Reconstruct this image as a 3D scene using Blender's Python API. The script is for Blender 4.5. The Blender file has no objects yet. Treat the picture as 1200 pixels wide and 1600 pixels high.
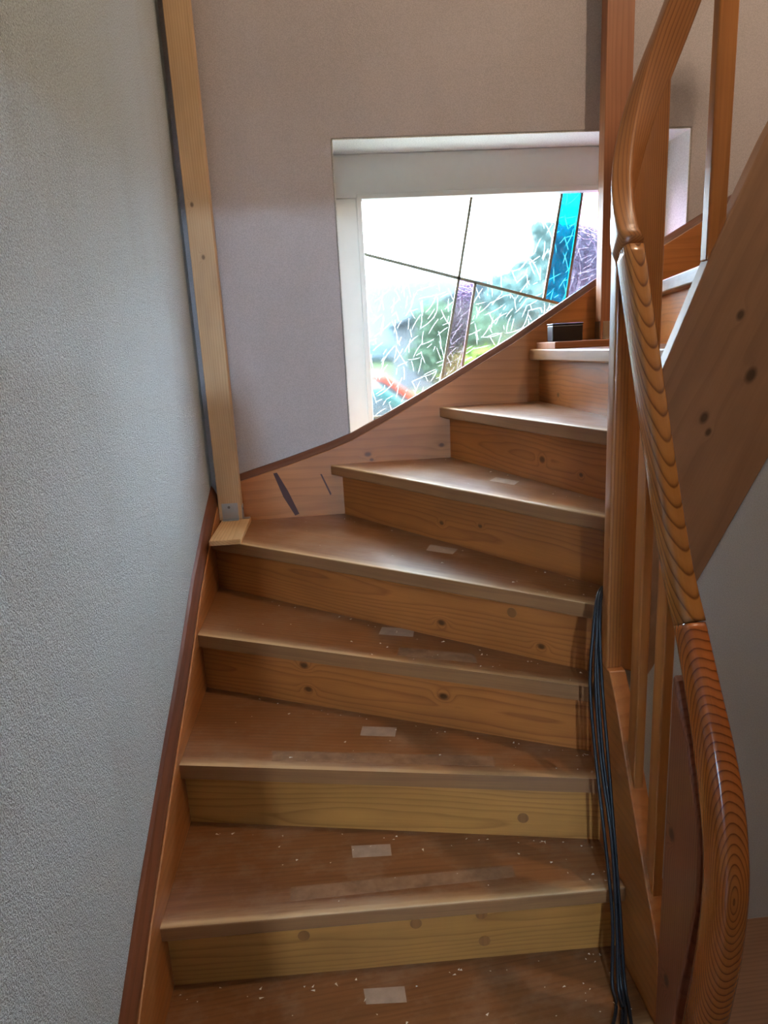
import bpy, math, random
from mathutils import Vector, Matrix
random.seed(7)
sc = bpy.context.scene
COL = sc.collection

# ------------------------------------------------------------------ camera
CX, CY, CZ = 0.46731, -0.23952, 1.55682
YAW, PITCH, ROLL, FPX = -0.06664, 0.23685, -0.05291, 1067.98918
cy_, sy_, cp_, sp_ = math.cos(YAW), math.sin(YAW), math.cos(PITCH), math.sin(PITCH)
fwd = Vector((-sy_*cp_, cy_*cp_, -sp_)); rt = Vector((cy_, sy_, 0)); up = rt.cross(fwd)
cr, sr = math.cos(ROLL), math.sin(ROLL)
rt2 = cr*rt + sr*up; up2 = -sr*rt + cr*up
cam = bpy.data.cameras.new('camera'); cam_o = bpy.data.objects.new('camera', cam); COL.objects.link(cam_o)
M = Matrix((rt2, up2, -fwd)).transposed().to_4x4(); M.translation = (CX, CY, CZ)
cam_o.matrix_world = M
cam.sensor_width = 36; cam.lens = 36*FPX/1600; cam.clip_start = .02; cam.clip_end = 500
sc.camera = cam_o

# ------------------------------------------------------------------ world and view
SKY = 25.0
w = bpy.data.worlds.new('overcast'); sc.world = w; w.use_nodes = True
bg = w.node_tree.nodes['Background']; bg.inputs[0].default_value = (.74, .90, 1.0, 1); bg.inputs[1].default_value = SKY
vs = sc.view_settings
vs.view_transform = 'Standard'; vs.look = 'None'; vs.gamma = 1; vs.use_curve_mapping = False; vs.exposure = 0.12
sc.cycles.max_bounces = 10; sc.cycles.transparent_max_bounces = 16
sc.cycles.sample_clamp_indirect = 60
BULB = 3600.0      # cool bulb at the far end of the hall
WARM = 1450.0       # warm lamp over the stairwell

# a portal that guides sky light through the window opening
pl = bpy.data.lights.new('window_daylight', 'AREA'); pl.shape = 'RECTANGLE'; pl.size = 1.2; pl.size_y = 1.15
pl.cycles.is_portal = True
po = bpy.data.objects.new('window_daylight', pl); COL.objects.link(po)
po.location = (1.156, 2.575, 1.65); po.rotation_euler = (math.radians(-90), 0, 0)

# ------------------------------------------------------------------ material helpers
def srgb(r, g, b):
    f = lambda c: ((c/255)/12.92 if c/255 <= .04045 else ((c/255+.055)/1.055)**2.4)
    return (f(r), f(g), f(b), 1)
class NT:
    def __init__(s, name):
        s.m = bpy.data.materials.new(name); s.m.use_nodes = True
        s.t = s.m.node_tree; s.b = s.t.nodes['Principled BSDF']; s.out = s.t.nodes['Material Output']
    def n(s, typ, **kw):
        x = s.t.nodes.new(typ)
        for k, v in kw.items(): setattr(x, k, v)
        return x
    def l(s, a, b): s.t.links.new(a, b)
    def put(s, sock, v):
        if hasattr(v, 'is_output'): s.l(v, sock)
        else: sock.default_value = v
    def math(s, op, a, b=0.0, c=0.0):
        x = s.n('ShaderNodeMath', operation=op)
        for i, v in enumerate((a, b, c)): s.put(x.inputs[i], v)
        return x.outputs[0]
    def vec(s, op, a, b=(0, 0, 0)):
        x = s.n('ShaderNodeVectorMath', operation=op)
        s.put(x.inputs[0], a); s.put(x.inputs[1], b)
        return x.outputs['Value'] if op in ('LENGTH', 'DOT_PRODUCT') else x.outputs[0]
    def mix(s, f, a, b, mode='MIX'):
        x = s.n('ShaderNodeMix', data_type='RGBA', blend_type=mode)
        s.put(x.inputs[0], f); s.put(x.inputs[6], a); s.put(x.inputs[7], b)
        return x.outputs[2]
    def noise(s, v, scale, detail=3, rough=.5, w=None):
        x = s.n('ShaderNodeTexNoise', noise_dimensions='4D' if w is not None else '3D')
        s.l(v, x.inputs['Vector'])
        if w is not None: s.put(x.inputs['W'], w)
        x.inputs['Scale'].default_value = scale; x.inputs['Detail'].default_value = detail; x.inputs['Roughness'].default_value = rough
        return x.outputs[0]
    def ramp(s, f, stops):
        x = s.n('ShaderNodeValToRGB'); e = x.color_ramp.elements
        while len(e) < len(stops): e.new(.5)
        for k, (p, c) in enumerate(stops):
            e[k].position = p; e[k].color = c if len(c) == 4 else (*c, 1)
        s.put(x.inputs[0], f); return x.outputs[0]
    def rng(s, f, a, b, c, d):
        x = s.n('ShaderNodeMapRange'); s.put(x.inputs[0], f)
        for i, v in enumerate((a, b, c, d)): x.inputs[i+1].default_value = v
        return x.outputs[0]
    def bump(s, h, strength, dist):
        x = s.n('ShaderNodeBump'); x.inputs['Strength'].default_value = strength; x.inputs['Distance'].default_value = dist
        s.l(h, x.inputs['Height']); s.l(x.outputs[0], s.b.inputs['Normal'])

def wood(name, light, dark, freq=100, k=.05, center=(0, .02, .03), amp=.012, rough=(.3, .5), knots=(), coat=0.0,
         fib=.22, dust=0.0, contrast=.75):
    """grain runs along gc.x; rings are long nested ovals about `center`"""
    T = NT(name)
    at = T.n('ShaderNodeAttribute', attribute_name='gc').outputs['Vector']
    rnd = T.math('MULTIPLY', T.n('ShaderNodeObjectInfo').outputs['Random'], 40.0)
    p = T.vec('MULTIPLY', T.vec('SUBTRACT', at, center), (k, 1, 1))
    n1 = T.noise(T.vec('MULTIPLY', at, (1.6, 9, 9)), 1.0, 2, .5, rnd)
    n2 = T.noise(T.vec('MULTIPLY', at, (9, 45, 45)), 1.0, 2, .5, rnd)
    t = T.math('ADD', T.vec('LENGTH', p), T.math('MULTIPLY', n1, amp*4))
    t = T.math('ADD', t, T.math('MULTIPLY', n2, amp*.22))
    kd = None
    for (ka, kb, kr) in knots:
        q = T.vec('MULTIPLY', T.vec('SUBTRACT', at, (ka, kb, 0)), (.7, 1, 0))
        d = T.math('DIVIDE', T.vec('LENGTH', q), kr)
        g = T.math('POWER', 2.718, T.math('MULTIPLY', T.math('MULTIPLY', d, d), -.35))
        t = T.math('ADD', t, T.math('MULTIPLY', g, .03))
        s_ = T.rng(d, .55, 1.25, 1, 0)
        kd = s_ if kd is None else T.math('MAXIMUM', kd, s_)
    fr = T.math('FRACT', T.math('MULTIPLY', t, freq))
    mid = tuple(light[i]*.72+dark[i]*.28 for i in range(3)) + (1,)
    dk = tuple(light[i]*(1-contrast)+dark[i]*contrast for i in range(3)) + (1,)
    col = T.ramp(fr, [(0, light), (.45, light), (.72, mid), (.9, dk), (1, light)])
    fb = T.noise(T.vec('MULTIPLY', at, (5, 240, 240)), 1.0, 2, .6, rnd)
    col = T.mix(fib, col, T.ramp(fb, [(.3, dark), (.7, light)]))
    bl = T.noise(T.vec('MULTIPLY', at, (2.2, 7, 7)), 1.0, 3, .6, rnd)
    col = T.mix(1.0, col, T.ramp(bl, [(.25, (.72, .70, .68)), (.75, (1.16, 1.14, 1.12))]), 'MULTIPLY')
    tint = T.ramp(T.n('ShaderNodeObjectInfo').outputs['Random'], [(0, (.92, .92, .92)), (1, (1.06, 1.05, 1.04))])
    col = T.mix(1.0, col, tint, 'MULTIPLY')
    if kd is not None:
        col = T.mix(T.math('MULTIPLY', kd, .85), col, tuple(x*.25 for x in dark[:3]) + (1,))
    rr = T.rng(T.noise(T.vec('MULTIPLY', at, (6, 14, 14)), 1.0, 4, .65, rnd), .3, .7, rough[0], rough[1])
    if dust:
        dn = T.noise(T.vec('MULTIPLY', at, (9, 13, 9)), 1.0, 6, .72, rnd)
        sx = T.n('ShaderNodeSeparateXYZ'); T.l(T.n('ShaderNodeNewGeometry').outputs['Normal'], sx.inputs[0])
        upw = T.rng(sx.outputs[2], .5, .9, 0, 1)
        gs = T.n('ShaderNodeSeparateXYZ'); T.l(at, gs.inputs[0])
        wn = T.noise(T.vec('MULTIPLY', at, (4, 30, 9)), 1.0, 4, .7, rnd)
        edge = T.math('ADD', T.rng(gs.outputs[1], .0, .07, 1, 0), T.rng(gs.outputs[1], .0, .016, .8, 0))
        wear = T.math('MULTIPLY', T.rng(T.math('MULTIPLY', edge, wn), .2, .6, 0, .8), T.rng(sx.outputs[2], .15, .7, .08, 1))
        col = T.mix(wear, col, srgb(206, 172, 128))
        df = T.math('MULTIPLY', T.rng(dn, .48, .78, 0, dust), upw)
        col = T.mix(df, col, srgb(188, 166, 140))
        rr = T.math('ADD', rr, T.math('MULTIPLY', df, .35))
    T.l(col, T.b.inputs['Base Color']); T.l(rr, T.b.inputs['Roughness'])
    if coat:
        T.b.inputs['Coat Weight'].default_value = coat; T.b.inputs['Coat Roughness'].default_value = .12
    T.bump(T.math('ADD', T.math('MULTIPLY', fr, .3), fb), .12, .0012)
    return T.m

def plaster(name, c1, c2, grain=260, strength=.55, dist=.003, stain=None, speck=.35):
    T = NT(name)
    pos = T.n('ShaderNodeNewGeometry').outputs['Position']
    v = T.noise(pos, grain, 2, .6)
    v2 = T.noise(pos, grain*.3, 2, .5)
    big = T.noise(T.vec('MULTIPLY', pos, (1.6, 1.6, .8)), 1.7, 4, .6)
    col = T.mix(T.rng(big, .35, .65, 0, 1), c1, c2)
    if stain:
        st = T.noise(T.vec('MULTIPLY', pos, (5, 5, 1.1)), 1.3, 5, .62)
        col = T.mix(T.rng(st, .52, .78, 0, .75), col, stain)
    col = T.mix(speck, col, T.ramp(v, [(.40, tuple(x*.55 for x in c1[:3])), (.6, c1[:3])]))
    T.l(col, T.b.inputs['Base Color']); T.b.inputs['Roughness'].default_value = .85
    T.b.inputs['Specular IOR Level'].default_value = .2
    T.bump(T.math('ADD', v, T.math('MULTIPLY', v2, .8)), strength, dist)
    return T.m

def plain(name, c, rough=.5, metal=0.0, emis=None, var=.12, spec=.5):
    T = NT(name)
    pos = T.n('ShaderNodeNewGeometry').outputs['Position']
    v = T.noise(pos, 30, 3, .6)
    T.l(T.mix(var, c, T.ramp(v, [(.2, tuple(x*.4 for x in c[:3])), (.8, tuple(min(1, x*1.4) for x in c[:3]))])), T.b.inputs['Base Color'])
    T.b.inputs['Roughness'].default_value = rough; T.b.inputs['Metallic'].default_value = metal
    T.b.inputs['Specular IOR Level'].default_value = spec
    if emis:
        T.b.inputs['Emission Color'].default_value = c; T.b.inputs['Emission Strength'].default_value = emis
    return T.m

def glass(name, tint, strokes=.55, rough=.28, crackle=0.0, trans=.5):
    """textured pane: part clear, part blurred by the rough face, with short pressed strokes"""
    T = NT(name); T.t.nodes.remove(T.b)
    pos = T.n('ShaderNodeNewGeometry').outputs['Position']
    p2 = T.vec('MULTIPLY', pos, (1, 0, 1))
    total = None
    for sc_, off, ln, wd in ((14, 0, .040, .0013), (19, 3.3, .030, .0012), (11, 7.7, .050, .0014)):
        pv = T.vec('ADD', p2, (off, 0, off*.7))
        vo = T.n('ShaderNodeTexVoronoi', feature='F1'); vo.inputs['Scale'].default_value = sc_
        T.l(pv, vo.inputs['Vector'])
        d = T.vec('SUBTRACT', pv, vo.outputs['Position'])
        sp = T.n('ShaderNodeSeparateXYZ'); T.l(d, sp.inputs[0])
        cs = T.n('ShaderNodeSeparateColor'); T.l(vo.outputs['Color'], cs.inputs[0])
        an = T.math('ADD', T.math('MULTIPLY', cs.outputs[0], 2.0), .1)
        c_, s_ = T.math('COSINE', an), T.math('SINE', an)
        xx = T.math('ADD', T.math('MULTIPLY', sp.outputs[0], c_), T.math('MULTIPLY', sp.outputs[2], s_))
        yy = T.math('SUBTRACT', T.math('MULTIPLY', sp.outputs[2], c_), T.math('MULTIPLY', sp.outputs[0], s_))
        yy = T.math('ADD', yy, T.math('MULTIPLY', T.math('MULTIPLY', xx, xx), T.math('MULTIPLY', T.math('SUBTRACT', cs.outputs[1], .5), 9)))
        a = T.rng(T.math('ABSOLUTE', yy), wd*.4, wd*1.3, 1, 0)
        b = T.rng(T.math('ABSOLUTE', xx), ln*.6, ln, 1, 0)
        s1 = T.math('MULTIPLY', a, b)
        total = s1 if total is None else T.math('MAXIMUM', total, s1)
    rf = T.n('ShaderNodeBsdfRefraction'); rf.inputs['Color'].default_value = tint; rf.inputs['Roughness'].default_value = rough
    rf.inputs['IOR'].default_value = 1.12
    tr = T.n('ShaderNodeBsdfTransparent'); tr.inputs['Color'].default_value = tint
    gl = T.n('ShaderNodeBsdfGlossy'); gl.inputs['Roughness'].default_value = .15
    h = T.noise(pos, 22, 3, .6)
    h = T.math('ADD', h, T.math('MULTIPLY', total, .15))
    if crackle:
        vo = T.n('ShaderNodeTexVoronoi', feature='DISTANCE_TO_EDGE'); vo.inputs['Scale'].default_value = 70
        T.l(T.vec('ADD', pos, T.vec('MULTIPLY', T.n('ShaderNodeTexNoise').outputs['Color'], (.01, .01, .01))), vo.inputs['Vector'])
        cz = T.rng(vo.outputs['Distance'], 0, .09, 1, 0)
        h = T.math('ADD', h, T.math('MULTIPLY', cz, crackle))
        ck = T.noise(T.vec('MULTIPLY', pos, (1, 1, 1)), 95, 4, .7)
        colr = T.mix(T.rng(ck, .38, .62, 0, 1), tuple(x*.78 for x in tint[:3]) + (1,), tuple(min(1, x*1.2) for x in tint[:3]) + (1,))
        T.l(colr, rf.inputs['Color']); T.l(colr, tr.inputs['Color'])
    bp = T.n('ShaderNodeBump'); bp.inputs['Strength'].default_value = .18; bp.inputs['Distance'].default_value = .0025
    T.l(h, bp.inputs['Height']); T.l(bp.outputs[0], rf.inputs['Normal']); T.l(bp.outputs[0], gl.inputs['Normal'])
    m1 = T.n('ShaderNodeMixShader'); m1.inputs[0].default_value = 1-trans; T.l(tr.outputs[0], m1.inputs[1]); T.l(rf.outputs[0], m1.inputs[2])
    m2 = T.n('ShaderNodeMixShader'); m2.inputs[0].default_value = .04; T.l(m1.outputs[0], m2.inputs[1]); T.l(gl.outputs[0], m2.inputs[2])
    tl = T.n('ShaderNodeBsdfTranslucent'); tl.inputs['Color'].default_value = (.95, .97, 1, 1)
    m3 = T.n('ShaderNodeMixShader'); T.l(T.math('MULTIPLY', total, strokes), m3.inputs[0]); T.l(m2.outputs[0], m3.inputs[1]); T.l(tl.outputs[0], m3.inputs[2])
    T.l(m3.outputs[0], T.out.inputs[0])
    return T.m

# ------------------------------------------------------------------ mesh helpers
def link(name, me, mat, parent=None, smooth=False, bevel=0, seg=2):
    o = bpy.data.objects.new(name, me); COL.objects.link(o)
    if mat: me.materials.append(mat)
    if parent is not None:
        o.parent = parent
        inv = parent_world(parent)
        for v in me.vertices: v.co -= inv
    if smooth:
        for p in me.polygons: p.use_smooth = True
    if bevel:
        b = o.modifiers.new('bevel', 'BEVEL'); b.width = bevel; b.segments = seg; b.limit_method = 'ANGLE'; b.angle_limit = math.radians(40)
        b.harden_normals = False
    return o
def parent_world(o):
    v = Vector((0, 0, 0))
    while o is not None:
        v += o.location; o = o.parent
    return v
def make(name, verts, faces, mat, parent=None, gc=None, **kw):
    me = bpy.data.meshes.new(name); me.from_pydata([tuple(v) for v in verts], [], faces); me.update()
    a = me.attributes.new('gc', 'FLOAT_VECTOR', 'POINT')
    g = gc if gc is not None else verts
    a.data.foreach_set('vector', [x for v in g for x in v])
    return link(name, me, mat, parent, **kw)
def board(name, poly, O, ex, ey, th, mat, parent=None, swap=False, **kw):
    """polygon (a,b) in plane O+a*ex+b*ey extruded by th along ex x ey; grain along a (along b if swap)"""
    O, ex, ey = Vector(O), Vector(ex), Vector(ey); ez = ex.cross(ey)
    area = sum(poly[i][0]*poly[(i+1) % len(poly)][1]-poly[(i+1) % len(poly)][0]*poly[i][1] for i in range(len(poly)))
    if area < 0: poly = poly[::-1]
    n = len(poly); V = []; G = []
    for c in (0, th):
        for a, b in poly:
            V.append(O+ex*a+ey*b+ez*c); G.append((b, a, c) if swap else (a, b, c))
    F = [list(range(n))[::-1], list(range(n, 2*n))] + [[i, (i+1) % n, n+(i+1) % n, n+i] for i in range(n)]
    return make(name, V, F, mat, parent, G, **kw)
def box(name, lo, hi, mat, parent=None, grain=0, **kw):
    x0, y0, z0 = lo; x1, y1, z1 = hi
    V = [(x, y, z) for z in (z0, z1) for y in (y0, y1) for x in (x0, x1)]
    F = [[0, 2, 3, 1], [4, 5, 7, 6], [0, 1, 5, 4], [2, 6, 7, 3], [0, 4, 6, 2], [1, 3, 7, 5]]
    cx, cy, cz = (x0+x1)/2, (y0+y1)/2, (z0+z1)/2
    G = []
    for x, y, z in V:
        l = (x-cx, y-cy, z-cz)
        G.append((l[grain], l[(grain+1) % 3], l[(grain+2) % 3]))
    return make(name, V, F, mat, parent, G, **kw)
def boxes(name, lst, mat, parent=None, **kw):
    V = []; F = []
    for lo, hi in lst:
        b = len(V); x0, y0, z0 = lo; x1, y1, z1 = hi
        V += [(x, y, z) for z in (z0, z1) for y in (y0, y1) for x in (x0, x1)]
        F += [[b+i for i in f] for f in ([0, 2, 3, 1], [4, 5, 7, 6], [0, 1, 5, 4], [2, 6, 7, 3], [0, 4, 6, 2], [1, 3, 7, 5])]
    return make(name, V, F, mat, parent, **kw)
def tube(name, pts, rad, mat, parent=None, n=8, sub=6):
    P = [Vector(p) for p in pts]; Q = []
    for i in range(len(P)-1):
        p0, p1, p2, p3 = P[max(i-1, 0)], P[i], P[i+1], P[min(i+2, len(P)-1)]
        for s in range(sub):
            t = s/sub
            Q.append(.5*((2*p1)+(p2-p0)*t+(2*p0-5*p1+4*p2-p3)*t*t+(3*p1-p0-3*p2+p3)*t**3))
    Q.append(P[-1]); V = []; F = []
    ref = Vector((0.31, .95, .1))
    for i, q in enumerate(Q):
        T = (Q[min(i+1, len(Q)-1)]-Q[max(i-1, 0)]).normalized()
        S = T.cross(ref).normalized(); N = S.cross(T)
        r_ = rad[i*len(rad)//len(Q)] if isinstance(rad, (list, tuple)) else rad
        for j in range(n):
            a = 2*math.pi*j/n; V.append(q+r_*(math.cos(a)*S+math.sin(a)*N))
    for i in range(len(Q)-1):
        for j in range(n):
            F.append([i*n+j, i*n+(j+1) % n, (i+1)*n+(j+1) % n, (i+1)*n+j])
    F.append(list(range(n))[::-1]); F.append([(len(Q)-1)*n+j for j in range(n)])
    return make(name, V, F, mat, parent, smooth=True)
def disc(name, c, nrm, r, h, mat, parent=None, n=20, **kw):
    c, nrm = Vector(c), Vector(nrm).normalized()
    S = nrm.orthogonal().normalized(); N = nrm.cross(S); V = []
    for k in (0, h):
        for j in range(n):
            a = 2*math.pi*j/n; V.append(c+nrm*k+r*(math.cos(a)*S+math.sin(a)*N))
    F = [list(range(n))[::-1], list(range(n, 2*n))] + [[j, (j+1) % n, n+(j+1) % n, n+j] for j in range(n)]
    return make(name, V, F, mat, parent, [(v.z*.3, v.x, v.y) for v in V], **kw)
def empty(name, loc):
    o = bpy.data.objects.new(name, None); COL.objects.link(o); o.location = loc; o.empty_display_size = .1
    return o
def tag(o, label=None, cat=None, group=None, kind=None):
    if label: o['label'] = label
    if cat: o['category'] = cat
    if group: o['group'] = group
    if kind: o['kind'] = kind
    return o
def struct(o, label, cat='structure'): return tag(o, label, cat, None, 'structure')

# ------------------------------------------------------------------ materials
m_left = plaster('rough_plaster', srgb(220, 231, 234), srgb(206, 216, 219), 290, 1.0, .007, srgb(176, 172, 164), .75)
m_back = plaster('fine_plaster', srgb(194, 187, 188), srgb(182, 175, 174), 330, .3, .002)
m_reveal = plaster('reveal_plaster', srgb(226, 226, 218), srgb(214, 214, 206), 200, .5, .003)
m_grey = plaster('grey_wall_paint', srgb(204, 206, 208), srgb(196, 198, 200), 400, .15, .001)
m_ceil = plaster('ceiling_paint', srgb(220, 214, 205), srgb(210, 205, 196), 300, .2, .001)
m_frame = plain('white_window_paint', srgb(225, 225, 218), .35, var=.04)
m_tread = wood('worn_tread_wood', srgb(146, 98, 58), srgb(108, 67, 36), 70, .03, (.3, .05, .05), .012, (.28, .46), dust=.3, contrast=.4, fib=.35)
m_string = wood('string_wood', srgb(184, 120, 66), srgb(142, 84, 42), 42, .05, (.3, .02, .05), .02, (.31, .46), contrast=.4,
                knots=())
m_rail = wood('handrail_wood', srgb(178, 116, 54), srgb(92, 46, 16), 250, .10, (-.30, .002, -.034), .0035, (.14, .28), coat=.5, contrast=.95, fib=.12)
m_rail2 = wood('dark_handrail_wood', srgb(186, 104, 46), srgb(92, 42, 16), 240, .27, (.43, -.006, -.036), .008, (.1, .22), coat=.6, contrast=.95, fib=.12)
m_newel = wood('newel_wood', srgb(180, 116, 60), srgb(112, 60, 26), 170, .006, (1.2, -.03, .06), .0012, (.29, .35), contrast=.85, fib=.15)
m_red = wood('red_brown_wood', srgb(154, 96, 70), srgb(96, 48, 32), 140, .03, (.4, .55, .03), .008, (.3, .36), coat=.2, contrast=.6,
             knots=((.66, .80, .010), (.34, .79, .010)))
m_bal = wood('baluster_wood', srgb(190, 124, 64), srgb(138, 80, 36), 60, .03, (0, .05, .05), .002, (.3, .36), contrast=.4)
m_mould = wood('dark_moulding_wood', srgb(122, 72, 44), srgb(78, 42, 26), 160, .01, (0, .1, .1), .004, (.35, .6), contrast=.5)
m_pine = wood('pale_pine', srgb(216, 178, 128), srgb(172, 126, 76), 130, .02, (0, .06, .04), .006, (.5, .7), contrast=.5,
              knots=())
m_pine2 = wood('orange_pine', srgb(164, 106, 68), srgb(122, 74, 42), 90, .02, (0, .06, .05), .008, (.4, .6), contrast=.4,
               knots=((.42, .0, .012),))
m_plug = wood('plug_wood', srgb(150, 98, 50), srgb(112, 68, 32), 150, .1, (0, .2, .2), .004, (.35, .5), contrast=.4)
m_metal = plain('galvanised_steel', srgb(176, 178, 178), .32, .9)
m_screw = plain('screw_steel', srgb(120, 118, 112), .3, 1.0)
m_black = plain('black_plastic', srgb(18, 18, 22), .35)
m_cable = plain('black_rubber', srgb(24, 28, 34), .45)
m_tape = plain('adhesive_residue', srgb(172, 150, 132), .42, var=.45)
m_tape2 = plain('adhesive_film', srgb(152, 118, 90), .26, var=.6)
m_crumb = plain('plaster_dust', srgb(232, 220, 200), .8)
m_lead = plain('lead_came', srgb(120, 116, 96), .4, .6)
m_floor = wood('laminate_floor', srgb(134, 104, 84), srgb(100, 74, 58), 90, .03, (0, .06, .05), .01, (.35, .5), contrast=.4)
g_clear = glass('clear_textured_glass', (.97, .99, 1, 1), .15, .17, trans=.2)
g_smooth = glass('clear_smooth_glass', (.98, .99, 1, 1), .03, .12, trans=.3)
g_cyan = glass('cyan_glass', (.04, .56, .78, 1), .14, .2, trans=.4)
g_pink = glass('pink_glass', (.98, .66, .90, 1), .06, .25, crackle=.8, trans=.4)

# ------------------------------------------------------------------ room shell
FZ = -.02          # floor level
YB = 2.31          # back wall
WX0, WX1, WZ0, WZ1 = .525, 1.788, 1.05, 2.249   # window recess
TOP = 4.7
struct(box('floor', (-.15, -3.6, FZ-.1), (3.6, 2.56, FZ), m_floor, grain=0), 'dark brown laminate floor below the staircase', 'floor')
struct(box('wall_left', (-.15, -3.6, FZ), (0, 2.31, TOP), m_left), 'rough pale grey plaster wall beside the stairs', 'wall')
wb = boxes('wall_back', [((-.15, YB, FZ), (WX0, 2.56, TOP)), ((WX1, YB, FZ), (3.6, 2.56, TOP)),
                         ((WX0, YB, FZ), (WX1, 2.56, WZ0)), ((WX0, YB, WZ1), (WX1, 2.56, TOP))], m_back)
struct(wb, 'mauve beige plaster wall around the stained glass window', 'wall')
struct(box('wall_right', (3.5, -3.6, FZ), (3.65, 2.31, TOP), m_grey), 'grey painted wall closing the hall', 'wall')
struct(box('wall_front', (-.15, -3.75, FZ), (3.65, -3.6, TOP), m_grey), 'grey painted wall at the far end of the hall', 'wall')
struct(box('ceiling', (-.15, -3.75, TOP), (3.65, 2.56, TOP+.1), m_ceil), 'white ceiling high over the stairwell', 'ceiling')
struct(boxes('ceiling_hall', [((0, -3.6, 2.05), (3.5, .05, 2.28)), ((2.7, .05, 2.05), (3.5, 2.31, 2.28))], m_ceil),
       'white ceiling slab over the hall in front of the stairs', 'ceiling')
struct(boxes('wall_added_beam_stop', [((.832, -.55, FZ), (3.5, -.45, 2.05)), ((0, -.55, 1.981), (.832, -.45, 2.05))], m_grey),
       'unseen grey partition added to bound the hall light through its door opening', 'wall')  # added partition; jamb and lintel cut the hall bulb's beam to shape

# ------------------------------------------------------------------ window with leaded panes
win = empty('window_1', (1.156, 2.5, WZ0)); struct(win, 'white framed leaded window with clear, cyan and pink textured panes', 'window')
FY0, FY1, GY = 2.488, 2.56, 2.53
boxes('reveal', [((WX0, YB, WZ1-.004), (WX1, FY0, WZ1+.002)), ((WX0-.002, YB, WZ0), (WX0+.004, FY0, WZ1)),
                 ((WX1-.004, YB, WZ0), (WX1+.002, FY0, WZ1)), ((WX0, YB, WZ0-.002), (WX1, FY0, WZ0+.004))], m_reveal, win)
GX0, GX1, GZ0, GZ1 = .621, 1.69, 1.12, 2.096
fr = box('frame_rail', (WX0+.004, FY0, GZ1), (WX1-.004, FY1, WZ1-.004), m_frame, win, bevel=.004)
box('frame_rail', (WX0+.004, FY0, WZ0+.004), (WX1-.004, FY1, GZ0), m_frame, win, bevel=.004)
box('frame_stile', (WX0+.004, FY0+.001, GZ0), (GX0, FY1, GZ1), m_frame, win, bevel=.004)
box('frame_stile', (GX1, FY0+.001, GZ0), (WX1-.004, FY1, GZ1), m_frame, win, bevel=.004)
for lo, hi in (((GX0-.012, FY0-.006, GZ1-.006), (GX1+.012, GY-.004, GZ1+.014)), ((GX0-.012, FY0-.006, GZ0-.012), (GX1+.012, GY-.004, GZ0+.006)),
               ((GX0-.014, FY0-.006, GZ0), (GX0+.006, GY-.004, GZ1)), ((GX1-.006, FY0-.006, GZ0), (GX1+.014, GY-.004, GZ1))):
    box('glazing_bead', lo, hi, m_frame, win, bevel=.003)
A0, A1 = (1.049, GZ1), (.992, 1.800)                 # came between the two upper clear panes
B0, B1, B2 = (GX0, 1.907), (1.331, 1.705), (1.419, 1.680)
C0, D0 = (1.400, GZ1), (1.480, GZ1); D1 = (1.334, GZ0)
E0, E1 = (.992, 1.800), (.851, GZ0); F0, F1 = (1.057, 1.782), (.934, GZ0)
H0, H1 = (GX0, 1.282), (.884, 1.282)
panes = [('clear', g_smooth, [B0, A1, A0, (GX0, GZ1)], 'clear smooth pane'),
         ('clear', g_clear, [A1, B1, C0, A0], 'clear textured pane'),
         ('cyan', g_cyan, [B1, B2, D0, C0], 'cyan pane strip'),
         ('pink', g_pink, [D1, (GX1, GZ0), (GX1, GZ1), D0], 'pale pink crackled pane'),
         ('clear', g_clear, [H0, H1, E0, B0], 'clear textured pane with pressed strokes'),
         ('pink', g_pink, [E1, F1, F0, E0], 'pink crackled pane strip'),
         ('clear', g_clear, [F1, D1, B2, F0], 'clear textured pane with pressed strokes'),
         ('cyan', g_cyan, [(GX0, GZ0), E1, H1, H0], 'small cyan pane')]
for nm, mt, poly, lab in panes:
    o = board('pane', poly, (0, GY+.006, 0), (1, 0, 0), (0, 0, 1), .006, mt, win); o['label'] = lab
def came(p, q, wd=.010):
    a, b = Vector((p[0], 0, p[1])), Vector((q[0], 0, q[1])); d = (b-a).normalized(); s = Vector((-d.z, 0, d.x))
    L = (b-a).length
    board('lead_came', [(0, -wd/2), (L, -wd/2), (L, wd/2), (0, wd/2)], a+Vector((0, GY+.009, 0)), d, s, .012 if d.cross(s).y < 0 else -.012, m_lead, win)
for p, q in ((A0, A1), (B0, B2), (C0, B1), (D0, D1), (E0, E1), (F0, F1), (H0, H1)): came(p, q)

# ------------------------------------------------------------------ staircase
R = .19
stair = empty('winder_staircase', (.55, .8, FZ))
tag(stair, 'varnished pine winder staircase turning right with a curved newel and wooden handrail', 'staircase')
NOSE = {1: ((.026, .72), (1.036, .82)), 2: ((.026, 1.005), (1.036, .981)), 3: ((.026, 1.309), (1.036, 1.097)),
        4: ((.026, 1.675), (1.023, 1.177)), 5: ((.026, 2.05), (1.06, 1.2)), 6: ((.446, 2.285), (1.086, 1.294)),
        7: ((.862, 2.285), (1.132, 1.401)), 8: ((1.202, 2.285), (1.235, 1.27)), 9: ((1.60, 2.285), (1.33, 1.27)),
        10: ((1.95, 2.285), (1.42, 1.27)), 11: ((2.28, 2.285), (1.60, 1.27)), 12: ((2.60, 2.285), (1.90, 1.27))}
SX, SYB = .026, 2.285             # faces of the wall strings
IX, NY, RO, RI = 1.036, 1.12, .15, .115    # inner string face, newel arc
NCX = IX+RO
INNER = [Vector((IX, .4)), Vector((IX, NY))]
for i in range(1, 25):
    a = math.pi/2*i/24; INNER.append(Vector((NCX-RO*math.cos(a), NY+RO*math.sin(a))))
INNER.append(Vector((3.2, NY+RO)))
OUTER = [Vector((SX, .0)), Vector((SX, SYB)), Vector((3.4, SYB))]
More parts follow.
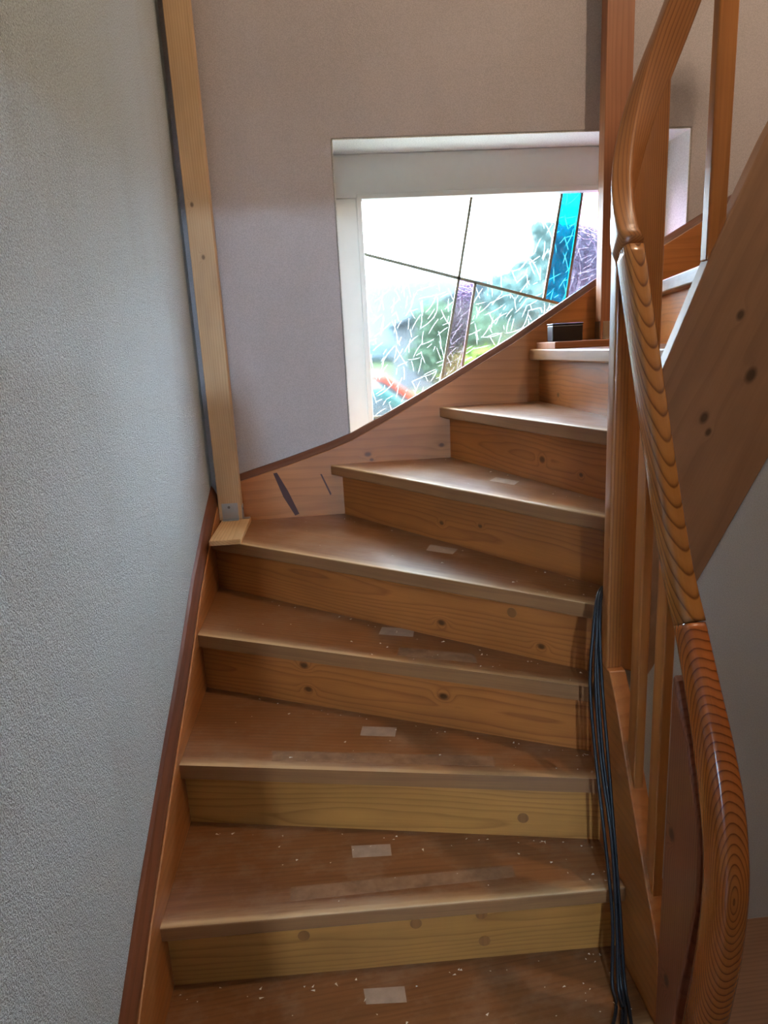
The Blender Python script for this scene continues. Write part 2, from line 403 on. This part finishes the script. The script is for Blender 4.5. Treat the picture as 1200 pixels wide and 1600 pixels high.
def cross(poly, P, d):
    """first crossing of a polyline with the line P + t d; returns (point, arc length)"""
    n = Vector((-d.y, d.x)); s = 0; out = []
    for i in range(len(poly)-1):
        a, b = poly[i], poly[i+1]; da, db = (a-P).dot(n), (b-P).dot(n); L = (b-a).length
        if da*db <= 0 and da != db:
            t = da/(da-db); out.append((a.lerp(b, t), s+L*t))
        s += L
    return out
def best(poly, P, d, near):
    c = cross(poly, P, d)
    return min(c, key=lambda q: (q[0]-near).length)
def between(poly, s0, s1):
    s = 0; r_ = []
    for i in range(len(poly)-1):
        s += (poly[i+1]-poly[i]).length
        if s0 < s < s1: r_.append(poly[i+1])
    return r_
def line(n, off=0):
    O, I = Vector(NOSE[n][0]), Vector(NOSE[n][1]); d = (I-O).normalized(); f = Vector((-d.y, d.x))
    return O+f*off, I+f*off, d, f
TREADS = {}
KN = {4: ((.33, .121, .010), (.338, .048, .009), (.742, .089, .010)), 5: ((.88, .045, .009), (1.172, .038, .008)),
      6: ((.57, .059, .007), (.74, .079, .006)), 7: ((.607, .07, .010), (.79, .052, .006)), 8: ((.199, .035, .008),), 9: ((.62, .10, .012), (.68, .05, .012))}
PLUG = {2: ((.297, .104), (.548, .11), (.696, .12), (.702, .046)), 3: ((.844, .051),), 5: ((1.092, .115),)}
RC = [(srgb(182, 126, 62), srgb(138, 86, 36)), (srgb(174, 106, 50), srgb(126, 68, 28))]
for n in range(1, 12):
    O, I, d, f = line(n); z = n*R
    po, so = best(OUTER, O, d, O); pi, si = best(INNER, O, d, I)
    O2, I2, d2, f2 = line(n+1, .058)
    po2, so2 = best(OUTER, O2, d2, O2); pi2, si2 = best(INNER, O2, d2, I2)
    if n in (3, 4):
        e = pi-d*.02
        front = [po-d*.008, e, e+f*.035, pi+f*.03]
        si = (pi.y-.4)+.03
    else:
        front = [po-d*.008, pi]
    outer_mid = between(OUTER, so, so2); inner_mid = between(INNER, si, si2)
    poly = front+inner_mid+[pi2, po2-d2*.008]+outer_mid[::-1]
    loc = [((p-O).dot(d), (p-O).dot(f)) for p in poly]
    t = board('tread', loc, (O.x, O.y, z-.038), (d.x, d.y, 0), (f.x, f.y, 0), .038, m_tread, stair, bevel=.005, seg=3)
    TREADS[n] = (t, O, d, f, z, poly)
    # riser under the nose
    P, _, _, _ = line(n, .035)
    a, _ = best(OUTER, P, d, O+f*.035); b, _ = best(INNER, P, d, I+f*.035)
    s0, s1 = (a-O).dot(d)-.012, (b-O).dot(d)+.012
    base = FZ if n == 1 else (n-1)*R
    rcl = RC[0 if n < 4 else 1]
    rm = wood('riser_wood_%d' % n, rcl[0], rcl[1], 75+9*(n % 3), .035, (.35+.17*(n % 4), .03+.04*(n % 3), .03), .014, (.28, .45),
              knots=KN.get(n, ()), contrast=.75)
    h = z-.038-base
    rs = board('riser', [(s0, 0), (s1, 0), (s1, h), (s0, h)], (O.x+f.x*.035, O.y+f.y*.035, base), (d.x, d.y, 0), (0, 0, 1), -.02, rm, stair)
    for (pa, pz) in PLUG.get(n, ()):
        c = O+d*pa+f*.035
        disc('wood_plug', (c.x, c.y, base+pz), (-f.x, -f.y, 0), .0135, .0008, m_plug, stair)

# pale rectangles of adhesive left on the treads
PATCH = {1: [[(.448, .979), (.538, .974), (.539, .936), (.452, .942)]],
         2: [[(.44, 1.195), (.535, 1.188), (.535, 1.149), (.442, 1.155)], [(.30, 1.082), (.808, 1.079), (.807, 1.044), (.30, 1.041)]],
         3: [[(.489, 1.413), (.58, 1.392), (.571, 1.35), (.481, 1.37)], [(.256, 1.335), (.80, 1.225), (.795, 1.185), (.257, 1.290)]],
         4: [[(.568, 1.625), (.66, 1.592), (.649, 1.54), (.555, 1.576)], [(.606, 1.476), (.793, 1.4), (.792, 1.347), (.593, 1.43)]],
         5: [[(.742, 1.795), (.816, 1.726), (.792, 1.679), (.721, 1.737)]],
         6: [[(.964, 1.842), (1.017, 1.759), (.986, 1.709), (.934, 1.798)]]}
for n, ls in PATCH.items():
    for kq, q in enumerate(ls):
        o = board('adhesive_patch', q, (0, 0, n*R), (1, 0, 0), (0, 1, 0), .0005, m_tape2 if kq else m_tape, TREADS[n][0]); o['label'] = 'pale adhesive residue'

# wall strings with their mouldings
Ltop = [(.1, -.02), (.45, .12), (.824, .342), (.962, .424), (1.31, .598), (1.553, .712), (1.791, .842), (2.05, .95), (2.285, 1.035)]
board('wall_string', Ltop+[(2.285, .55), (1.5, .2), (.9, FZ), (.1, FZ)], (.0005, 0, 0), (0, 1, 0), (0, 0, 1), SX-.0005, m_string, stair, bevel=.003)
def strip(name, path, sect, mat, parent, up_axis):
    """sweep a small section along a polyline; path points with a (side) vector shared"""
    V = []; F = []; G = []; m = len(sect); s = 0
    for i, p in enumerate(path):
        if i: s += (Vector(path[i])-Vector(path[i-1])).length
        for (a, b) in sect:
            V.append(Vector(p)+Vector(up_axis)*a+Vector((0, 0, 1))*b); G.append((s, a, b))
    for i in range(len(path)-1):
        for j in range(m):
            F.append([i*m+j, i*m+(j+1) % m, (i+1)*m+(j+1) % m, (i+1)*m+j])
    F += [list(range(m))[::-1], [(len(path)-1)*m+j for j in range(m)]]
    return make(name, V, F, mat, parent, G)
strip('string_moulding', [(0, y, z) for y, z in Ltop[1:]], [(.0005, .002), (.022, .002), (.022, .014), (.016, .028), (.008, .046), (.0005, .056)], m_mould, stair, (1, 0, 0))
Btop = [(SX, 1.078), (.11, 1.10), (.289, 1.149), (.44, 1.195), (.531, 1.227), (.653, 1.286), (.896, 1.412), (1.136, 1.542), (1.439, 1.726), (1.707, 1.866), (1.88, 1.96), (2.7, 2.42)]
m_bstring = wood('back_string_wood', srgb(186, 122, 66), srgb(142, 86, 44), 30, .08, (.3, 1.0, .05), .03, (.28, .45), contrast=.4,
                 knots=((.587, 1.171, .009), (.865, 1.189, .008), (.60, 1.15, .006)))
bs = board('wall_string', Btop+[(2.7, 2.0), (1.5, 1.3), (1.0, 1.0), (.5, .75), (SX, .6)], (0, 2.3095, 0), (1, 0, 0), (0, 0, 1), 2.3095-SYB, m_bstring, stair, bevel=.002)
m_streak = plain('dark_bark_streak', srgb(72, 34, 22), .5)
board('bark_streak', [(.232, 1.122), (.246, 1.124), (.282, 1.05), (.316, .962), (.300, .956), (.262, 1.03)], (0, SYB-.0003, 0), (1, 0, 0), (0, 0, 1), .0004, m_streak, bs)
board('bark_streak', [(.405, 1.108), (.411, 1.108), (.442, 1.03), (.437, 1.025)], (0, SYB-.0003, 0), (1, 0, 0), (0, 0, 1), .0004, m_streak, bs)
strip('string_moulding', [(x, YB, z) for x, z in Btop], [(-.0005, .001), (-.0005, .026), (-.010, .024), (-.018, .012), (-.023, .001)], m_mould, stair, (0, 1, 0))

# inner string of the lower flight, curved newel, inner string of the upper flight
ST = .038
Low = [(.827, .352), (.924, .52), (1.015, .685), (1.066, .782), (1.105, .835), (1.20, .835), (1.20, .42), (1.05, .15), (.95, FZ), (.827, FZ)]
board('inner_string', Low, (IX, 0, 0), (0, 1, 0), (0, 0, 1), ST, m_string, stair, bevel=.003)
def railz(a):                      # height of the rail's centre over the newel, a = 0..1 round the quarter turn
    return 1.715+.415*a-.02*math.sin(math.pi*a)
V = []; F = []; G = []; NS = 20
for i in range(NS+1):
    a = math.pi/2*i/NS; zt = railz(i/NS)-.03; zb = .832-.09*(i/NS)
    for rr in (RO, RI):
        for z in (zb, zt):
            V.append((NCX-rr*math.cos(a), NY+rr*math.sin(a), z)); G.append((z, a*.14, rr-RI))
for i in range(NS):
    b = i*4; c = b+4
    F += [[b, b+1, c+1, c], [b+2, c+2, c+3, b+3], [b+1, b+3, c+3, c+1], [b, c, c+2, b+2]]
F += [[0, 2, 3, 1], [NS*4, NS*4+1, NS*4+3, NS*4+2]]
nw = make('newel', V, F, m_newel, stair, G, bevel=.005, seg=3)
for p in nw.data.polygons: p.use_smooth = False
US_top = [(1.186, 1.46), (1.24, 1.592), (1.29, 1.717), (1.391, 1.935), (1.55, 2.23), (1.9, 2.74)]
US_bot = [(1.186, .742), (1.202, .768), (1.299, .975), (1.448, 1.259), (1.6, 1.52), (1.9, 2.0)]
us_dir = Vector((1, 0, 2.1)).normalized(); us_o = Vector((1.186, 1.235, .742)); us_p = Vector((-us_dir.z, 0, us_dir.x))
def usl(x, z):
    q = Vector((x, 1.235, z))-us_o; return (q.dot(us_dir), q.dot(us_p))
m_ustring = wood('upper_string_wood', srgb(164, 124, 92), srgb(130, 94, 68), 26, .05, (.3, .1, .05), .03, (.4, .55), contrast=.35, fib=.18,
                 knots=tuple((*usl(x, z), r_) for x, z, r_ in ((1.395, 1.454, .013), (1.362, 1.584, .009), (1.293, 1.366, .010), (1.305, 1.333, .007))))
board('inner_string', [usl(*q) for q in US_bot+US_top[::-1]], us_o, us_dir, us_p, -.035, m_ustring, stair, bevel=.003)
struct(board('wall_understair', [(1.07, FZ), (3.5, FZ), (3.5, 2.05), (1.93, 2.03)]+[(x+.01, z+.02) for x, z in US_bot[::-1]]+[(1.07, .80)], (0, 1.245, 0), (1, 0, 0), (0, 0, 1), -.02, m_grey),
       'grey painted wall enclosing the space under the upper flight', 'wall')

# balusters
def baluster(cx, cy, wx, wy, z0a, z0b, z1a, z1b):
    """upright slat; foot and head cut to the pitch (a = front/left side, b = back/right side)"""
    x0, x1, y0, y1 = cx-wx/2, cx+wx/2, cy-wy/2, cy+wy/2
    V = [(x0, y0, z0a), (x1, y0, z0a), (x1, y1, z0b), (x0, y1, z0b), (x0, y0, z1a), (x1, y0, z1a), (x1, y1, z1b), (x0, y1, z1b)]
    F = [[3, 2, 1, 0], [4, 5, 6, 7], [0, 1, 5, 4], [1, 2, 6, 5], [2, 3, 7, 6], [3, 0, 4, 7]]
    return make('baluster', V, F, m_bal, stair, [(v[2], v[0]-cx, v[1]-cy) for v in V], bevel=.003)
baluster(1.055, 1.000, .021, .036, .620, .690, 1.42, 1.50)
baluster(1.055, .900, .021, .036, .440, .510, 1.19, 1.27)
bq = baluster(1.300, 1.2525, .04, .026, 1.70, 1.70, 2.36, 2.36)
# handrail: swept rounded section in separate glued lengths
def sect(wd, ht, n=24, e=3.2):
    r_ = []
    for i in range(n):
        a = 2*math.pi*i/n; c, s = math.cos(a), math.sin(a)
        r_.append((math.copysign(abs(c)**(2/e), c)*wd/2, math.copysign(abs(s)**(2/e), s)*ht/2))
    return r_
def spline(P, sub=8):
    Q = []
    for i in range(len(P)-1):
        p0, p1, p2, p3 = P[max(i-1, 0)], P[i], P[i+1], P[min(i+2, len(P)-1)]
        for s in range(sub):
            t = s/sub; Q.append(tuple(.5*(2*b+(c-a)*t+(2*a-5*b+4*c-d)*t*t+(3*b-a-3*c+d)*t**3) for a, b, c, d in zip(p0, p1, p2, p3)))
    Q.append(tuple(P[-1])); return Q
def sweep(name, pts, wd, ht, mat, e=3.2, close=True):
    """pts: (x,y,z,heading) - heading is the plan direction of travel"""
    w2, h2 = (wd if isinstance(wd, tuple) else (wd, wd)), (ht if isinstance(ht, tuple) else (ht, ht))
    m = 24; V = []; F = []; G = []; L = 0
    for i, p in enumerate(pts):
        q = Vector(p[:3]); a = Vector(pts[max(i-1, 0)][:3]); b = Vector(pts[min(i+1, len(pts)-1)][:3])
        T = (b-a).normalized()
        H = Vector((math.cos(p[3]), math.sin(p[3]), 0)); side = Vector((H.y, -H.x, 0))
        side = (side-T*side.dot(T)).normalized(); N = side.cross(T)
        if i: L += (q-Vector(pts[i-1][:3])).length
        f_ = min(1, 3*i/len(pts))
        for (u, v) in sect(w2[0]+(w2[1]-w2[0])*f_, h2[0]+(h2[1]-h2[0])*f_, m, e):
            V.append(q+side*u+N*v); G.append((L, u, v))
    for i in range(len(pts)-1):
        for j in range(m):
            F.append([i*m+j, i*m+(j+1) % m, (i+1)*m+(j+1) % m, (i+1)*m+j])
    F += [list(range(m))[::-1], [(len(pts)-1)*m+j for j in range(m)]]
    return make(name, V, F, mat, stair, G, smooth=True)
RXC = IX+(RO-RI)/2+.0005; HP = math.pi/2
low = [(RXC, 1.105, 1.71, HP), (RXC, 1.029, 1.522, HP), (RXC, .958, 1.352, HP), (RXC, .911, 1.242, HP), (RXC, .861, 1.138, HP), (RXC, .816, 1.067, HP)]
sweep('handrail', spline(low), .040, .058, m_rail, e=4.5)
end = [(RXC, .816, 1.066, HP), (RXC, .762, .968, HP), (RXC, .726, .900, HP), (RXC, .693, .825, HP), (RXC, .672, .755, HP), (RXC, .660, .670, HP), (RXC, .665, .540, HP), (RXC, .685, .383, HP), (RXC, .715, .18, HP), (RXC, .74, FZ, HP)]
sweep('handrail_end', spline(end), (.041, .056), (.058, .068), m_rail2, e=3.6)
wre = []
for i in range(25):
    a = HP*i/24; rm_ = (RO+RI)/2
    wre.append((NCX-rm_*math.cos(a), NY+rm_*math.sin(a), railz(i/24), HP-a))
wre = [(RXC, 1.106, 1.711, HP)]+wre[1:]
wre += [(1.23, NY+(RO+RI)/2, 2.24, 0), (1.30, NY+(RO+RI)/2, 2.385, 0), (1.5, NY+(RO+RI)/2, 2.75, 0), (1.9, NY+(RO+RI)/2, 3.3, 0)]
sweep('handrail', wre, .041, .064, m_newel, e=6)
# lower end board between string and rail
bd = [(.828, FZ), (.828, .968), (.816, .960), (.795, .915), (.768, .872), (.735, .79), (.716, .745), (.706, .69), (.704, .62), (.714, .548), (.733, .43), (.75, .341), (.772, .15), (.785, FZ)]
board('newel_board', bd, (IX-.002, 0, 0), (0, 1, 0), (0, 0, 1), .042, m_red, stair, swap=True, bevel=.006, seg=3)

# ------------------------------------------------------------------ props and planks
def plank(name, lo, hi, mat, label):
    return tag(box(name, lo, hi, mat, grain=1 if hi[1]-lo[1] > hi[0]-lo[0] else 0, bevel=.0025), label, 'plank')
p1 = plank('plank', (.034, 1.955, .9502), (.138, 2.262, .968), m_pine, 'short pale plank under the timber prop in the stair corner')
p2 = plank('plank', (1.222, 2.06, 1.5202), (1.56, 2.27, 1.543), m_pine2, 'brown plank lying on a tread under the black box')
def post(name, lo, hi, mat, label, plate_right=False):
    e = empty(name, ((lo[0]+hi[0])/2, (lo[1]+hi[1])/2, lo[2])); tag(e, label, 'post')
    box('beam', lo, hi, mat, e, grain=2, bevel=.002)
    return e
m_prop = wood('prop_pine', srgb(216, 184, 142), srgb(176, 134, 88), 150, .012, (0, .09, .03), .006, (.5, .7), contrast=.45,
              knots=((2.045-2.829, -.018, .006), (1.88-2.829, .001, .006)))
def prop(loc, wx, wy, z0, z1, mat, label):
    e = empty('timber_prop', loc); tag(e, label, 'post')
    x, y = loc[0], loc[1]
    box('beam', (x-wx/2, y-wy/2, z0), (x+wx/2, y+wy/2, z1), mat, e, grain=2, bevel=.002)
    return e
PZ = .9684
e1 = prop((.069, 2.258, PZ), .082, .048, PZ, 4.69, m_prop, 'pale pine prop standing on a short plank in the stair corner')
br = boxes('bracket', [((.040, 2.2315, PZ), (.098, 2.2335, PZ+.062)), ((.040, 2.215, PZ), (.098, 2.2335, PZ+.002))], m_metal, e1)
disc('screw', (.066, 2.2315, PZ+.048), (0, -1, 0), .005, .002, m_screw, br)
br2 = boxes('bracket', [((.1103, 2.236, PZ), (.1123, 2.276, PZ+.05)), ((.1103, 2.236, PZ), (.136, 2.26, PZ+.002))], m_metal, e1)
disc('screw', (.1123, 2.256, PZ+.035), (1, 0, 0), .005, .002, m_screw, br2)
e2 = prop((1.482, 2.234, 1.5434), .092, .05, 1.5434, 4.69, m_pine2, 'reddish pine prop in front of the window beside the curved newel')
b3 = boxes('bracket', [((1.4340, 2.212, 1.5434), (1.4360, 2.256, 1.605)), ((1.41, 2.212, 1.5434), (1.436, 2.256, 1.5454))], m_screw, e2)
b4 = boxes('bracket', [((1.445, 2.2065, 1.5434), (1.515, 2.2085, 1.605)), ((1.445, 2.18, 1.5434), (1.515, 2.2085, 1.5454))], m_metal, e2)
disc('screw', (1.48, 2.2065, 1.585), (0, -1, 0), .005, .002, m_screw, b4)
# black box
bx_ = empty('black_box', (1.295, 2.16, 1.5434)); tag(bx_, 'small black plastic box on the brown plank by the window', 'box')
box('case', (1.238, 2.135, 1.5434), (1.346, 2.195, 1.598), m_black, bx_, bevel=.004)
box('lid', (1.237, 2.134, 1.5982), (1.347, 2.196, 1.604), m_black, bx_, bevel=.002)
# cables
for k in range(4):
    j = lambda s: (random.random()-.5)*s
    ox, oy = (-.013, -.004, .005, .012)[k], (.004, -.006, .003, -.002)[k]
    pts = [(1.10, 1.285+oy*.4, .9546), (1.068+ox*.2, 1.225+oy*.4, .985), (1.034+ox*.3, 1.165+oy*.5, .985), (1.016+ox*.5, 1.130+oy, .92), (1.006+ox, 1.100+oy, .81),
           (1.005+ox+j(.006), 1.055+oy, .663), (1.004+ox*.8+j(.01), .990+oy, .50), (1.000+ox*.8+j(.008), .940+oy, .34), (.992+ox, .905+oy, .215), (.985+ox, .865+oy, .1945), (.95+ox*2, .79+oy, .1945)]
    tag(tube('cable', pts, .0036, m_cable), 'thin black cable hanging down beside the inner stair string', 'cable', 'black cables hanging by the newel')

# plaster crumbs on the treads
V = []; F = []
def crumb(x, y, z, s):
    b = len(V); a = random.random()*6.28; l = s*(1+2*random.random())
    for dx, dy, dz in ((l, s*.3, 0), (-l*.6, s, 0), (-l*.4, -s, 0), (0, 0, s*.8)):
        V.append((x+dx*math.cos(a)-dy*math.sin(a), y+dx*math.sin(a)+dy*math.cos(a), z+dz+.0002))
    F.extend([[b, b+2, b+1], [b, b+1, b+3], [b+1, b+2, b+3], [b+2, b, b+3]])
for n, cnt in ((1, 60), (2, 42), (3, 40), (4, 36), (5, 26), (6, 10)):
    t, O, d, f, z, poly = TREADS[n]
    L = (Vector(NOSE[n][1])-O).length
    for i in range(cnt):
        s = L*(1-random.random()**1.6) if random.random() < .75 else L*random.random()
        P2, _, d2, f2 = line(n+1, .03)
        tmax = .1
        p0 = O+d*min(s, L-.03)
        # distance to the next riser along f
        den = f.dot(f2); dist = (P2-p0).dot(f2)/den
        q = p0+f*(.02+(dist-.03)*(random.random() if random.random() < .6 else 1-.12*random.random()))
        if q.x < .04 or q.y > 2.27 or q.x > 1.03+max(0, (q.y-1.12))*.3: continue
        crumb(q.x, q.y, z, random.choice((.0012, .0015, .002, .0026)))
cr_ = make('plaster_crumbs', V, F, m_crumb); tag(cr_, 'tiny pale plaster crumbs scattered over the treads', 'debris', kind='stuff')

# ------------------------------------------------------------------ lamps of the house
hl = empty('ceiling_lamp', (.47, -3.2, 2.05)); tag(hl, 'bare cool white bulb under the hall ceiling', 'lamp')
disc('socket', (.47, -3.2, 1.978), (0, 0, 1), .022, .072, m_frame, hl)
def ball(name, c, r, mat, parent):
    V = []; F = []; nu, nv = 12, 8
    for i in range(nv+1):
        for j in range(nu):
            a, b = math.pi*i/nv, 2*math.pi*j/nu
            V.append((c[0]+r*math.sin(a)*math.cos(b), c[1]+r*math.sin(a)*math.sin(b), c[2]+r*math.cos(a)))
    for i in range(nv):
        for j in range(nu): F.append([i*nu+j, (i+1)*nu+j, (i+1)*nu+(j+1) % nu, i*nu+(j+1) % nu])
    return make(name, V, F, mat, parent, smooth=True)
ball('bulb', (.47, -3.2, 1.932), .045, plain('cool_bulb', (.52, .74, 1, 1), .5, emis=BULB, var=0), hl)
wl = empty('pendant_lamp', (2.0, .45, 4.70)); tag(wl, 'warm bare bulb hanging from the stairwell ceiling', 'lamp')
disc('ceiling_rose', (2.0, .45, 4.67), (0, 0, 1), .05, .03, m_frame, wl)
disc('cord', (2.0, .45, 4.1), (0, 0, 1), .004, .57, m_cable, wl)
disc('socket', (2.0, .45, 4.04), (0, 0, 1), .02, .06, m_frame, wl)
ball('bulb', (2.0, .45, 4.0), .04, plain('warm_bulb', (1, .76, .55, 1), .5, emis=WARM, var=0), wl)

hc = empty('added_shade_cabinet', (.2, -1.1, FZ)); tag(hc, 'unseen tall cabinet added in the hall to shade the lower risers', 'cabinet')  # added out of view; its shadow darkens the left of the lower risers
box('body', (.005, -1.3, FZ), (.342, -.92, 1.70), m_string, hc, grain=2, bevel=.003)
box('top', (.005, -1.305, 1.70), (.347, -.915, 1.72), m_string, hc, grain=0, bevel=.003)
dr = box('door', (.3422, -1.285, FZ+.06), (.36, -.935, 1.68), m_bal, hc, grain=2, bevel=.003)
disc('knob', (.3602, -.97, .95), (1, 0, 0), .014, .02, m_metal, dr)

# ------------------------------------------------------------------ outdoors
GZ = -.25
m_grass = plain('lawn', srgb(50, 60, 34), .9, var=.3, spec=.05)
m_road = plain('asphalt', srgb(68, 68, 74), .9, var=.1, spec=.05)
m_leaf = [plain('leaf_green', srgb(76, 96, 42), .8, var=.3, spec=.05), plain('leaf_dark', srgb(64, 80, 64), .8, var=.3, spec=.05), plain('leaf_pale', srgb(86, 108, 106), .8, var=.3, spec=.05)]
m_bark = plain('bark', srgb(84, 70, 56), .9)
struct(box('ground', (-60, 2.6, GZ-.2), (80, 120, GZ), m_grass), 'green lawn outside the window', 'ground')
struct(box('bounce_strip', (-6, 2.6, GZ), (9, 4.3, GZ+.03), plain('pale_bounce_gravel', srgb(205, 200, 190), .9)), 'unseen pale gravel strip added outside to bounce light into the window recess', 'path')  # added out of view; throws skylight up onto the window soffit
struct(box('road', (-40, 5.2, GZ), (50, 11.5, GZ+.02), m_road), 'grey road outside the window', 'road')
def foliage(name, c, r, n, mat, parent, s=.09):
    V = []; F = []
    for i in range(n):
        d = Vector((random.gauss(0, 1), random.gauss(0, 1), random.gauss(0, 1))).normalized()
        k = random.random()**.4*(.85+.3*math.sin(3*d.x+5*d.z)*.5)
        p = Vector(c)+Vector((d.x*r[0], d.y*r[1], d.z*r[2]))*k
        a = Vector((random.gauss(0, 1), random.gauss(0, 1), random.gauss(0, 1))).normalized(); b = a.orthogonal().normalized()
        q = len(V); V += [p-a*s, p+b*s*.5, p+a*s, p-b*s*.5]; F.append([q, q+1, q+2, q+3])
    return make(name, V, F, mat, parent)
def tree(name, x, y, h, cr_z, r, mat, n, label, cat):
    e = empty(name, (x, y, GZ)); tag(e, label, cat)
    tube('trunk', [(x, y, GZ), (x+.05, y, GZ+h*.4), (x, y, cr_z)], .05+.02*h, m_bark, e, n=7, sub=3)
    foliage('foliage', (x, y, cr_z), r, n, mat, e, .05+.03*h)
    return e
tree('garden_shrub', 2.05, 5.0, .9, .75, (.95, .6, 1.0), m_leaf[0], 6000, 'green leafy shrub close behind the window', 'shrub')
tree('garden_shrub', 3.6, 6.0, 1.1, .8, (1.0, .8, 1.1), m_leaf[0], 5000, 'broad green shrub behind the pink pane', 'shrub')
tree('roadside_tree', 3.0, 13.5, 2.2, 1.6, (1.1, 1.0, 1.0), m_leaf[1], 2000, 'dark green rounded tree across the road', 'tree')
tree('roadside_tree', 6.4, 15.5, 4.4, 3.0, (2.4, 1.6, 1.7), m_leaf[2], 7000, 'tall pale airy tree across the road', 'tree')
tree('roadside_tree', 4.9, 20.5, 2.4, 1.5, (1.8, 1.2, 1.2), m_leaf[1], 2000, 'low dark tree beside the pale house', 'tree')
def car(x, y, paint, label):
    e = empty('parked_car', (x, y, GZ+.02)); tag(e, label, 'car'); g = GZ+.02
    mp = plain('car_paint', paint, .6, spec=.15)
    side = [(-1.95, .35), (-1.95, .75), (-1.75, .88), (-.95, .95), (-.45, 1.4), (.85, 1.42), (1.45, .98), (1.9, .9), (1.98, .6), (1.95, .3)]
    board('body', [(a, b) for a, b in side], (x, y+.8, g), (1, 0, 0), (0, 0, 1), 1.6, mp, e, bevel=.08, seg=3)
    mg = plain('car_glass', srgb(40, 52, 56), .1)
    board('side_window', [(-.8, .98), (-.4, 1.33), (.15, 1.34), (.15, .98)], (x, y-.801, g), (1, 0, 0), (0, 0, 1), .006, mg, e)
    board('side_window', [(.25, .98), (.25, 1.34), (.8, 1.34), (1.25, 1.0)], (x, y-.801, g), (1, 0, 0), (0, 0, 1), .006, mg, e)
    for wx in (-1.25, 1.25):
        for wy in (-.82, .66): disc('wheel', (x+wx, y+wy, g+.31), (0, 1, 0), .31, .16, m_black, e, n=20)
    return e
car(.1, 7.0, srgb(24, 60, 58), 'teal car parked close on the road outside')
car(.35, 9.9, srgb(104, 34, 16), 'orange red car parked on the far side of the road')
m_house = plain('pale_render', srgb(70, 72, 76), .9, var=.05, spec=.05); m_roof = plain('slate_roof', srgb(36, 40, 46), .8, spec=.05)
he = empty('pale_house', (6.5, 30, GZ)); tag(he, 'pale rendered house with a slate roof across the road', 'house')
box('house_wall', (3.6, 28, GZ), (9.4, 34, 2.4), m_house, he)
board('house_roof', [(-3.3, 0), (3.3, 0), (0, 1.5)], (6.5, 34.4, 2.4), (1, 0, 0), (0, 0, 1), 6.8, m_roof, he)
for hx in (4.4, 6.0, 7.7): box('house_window', (hx, 27.97, .9), (hx+.9, 28.02, 1.9), m_roof, he)
hv = [(-90, 8.0), (-40, 9.5), (-10, 9.0), (12, 10.4), (24, 9.4), (40, 11.5), (70, 10.2), (110, 8.0), (110, GZ), (-90, GZ)]
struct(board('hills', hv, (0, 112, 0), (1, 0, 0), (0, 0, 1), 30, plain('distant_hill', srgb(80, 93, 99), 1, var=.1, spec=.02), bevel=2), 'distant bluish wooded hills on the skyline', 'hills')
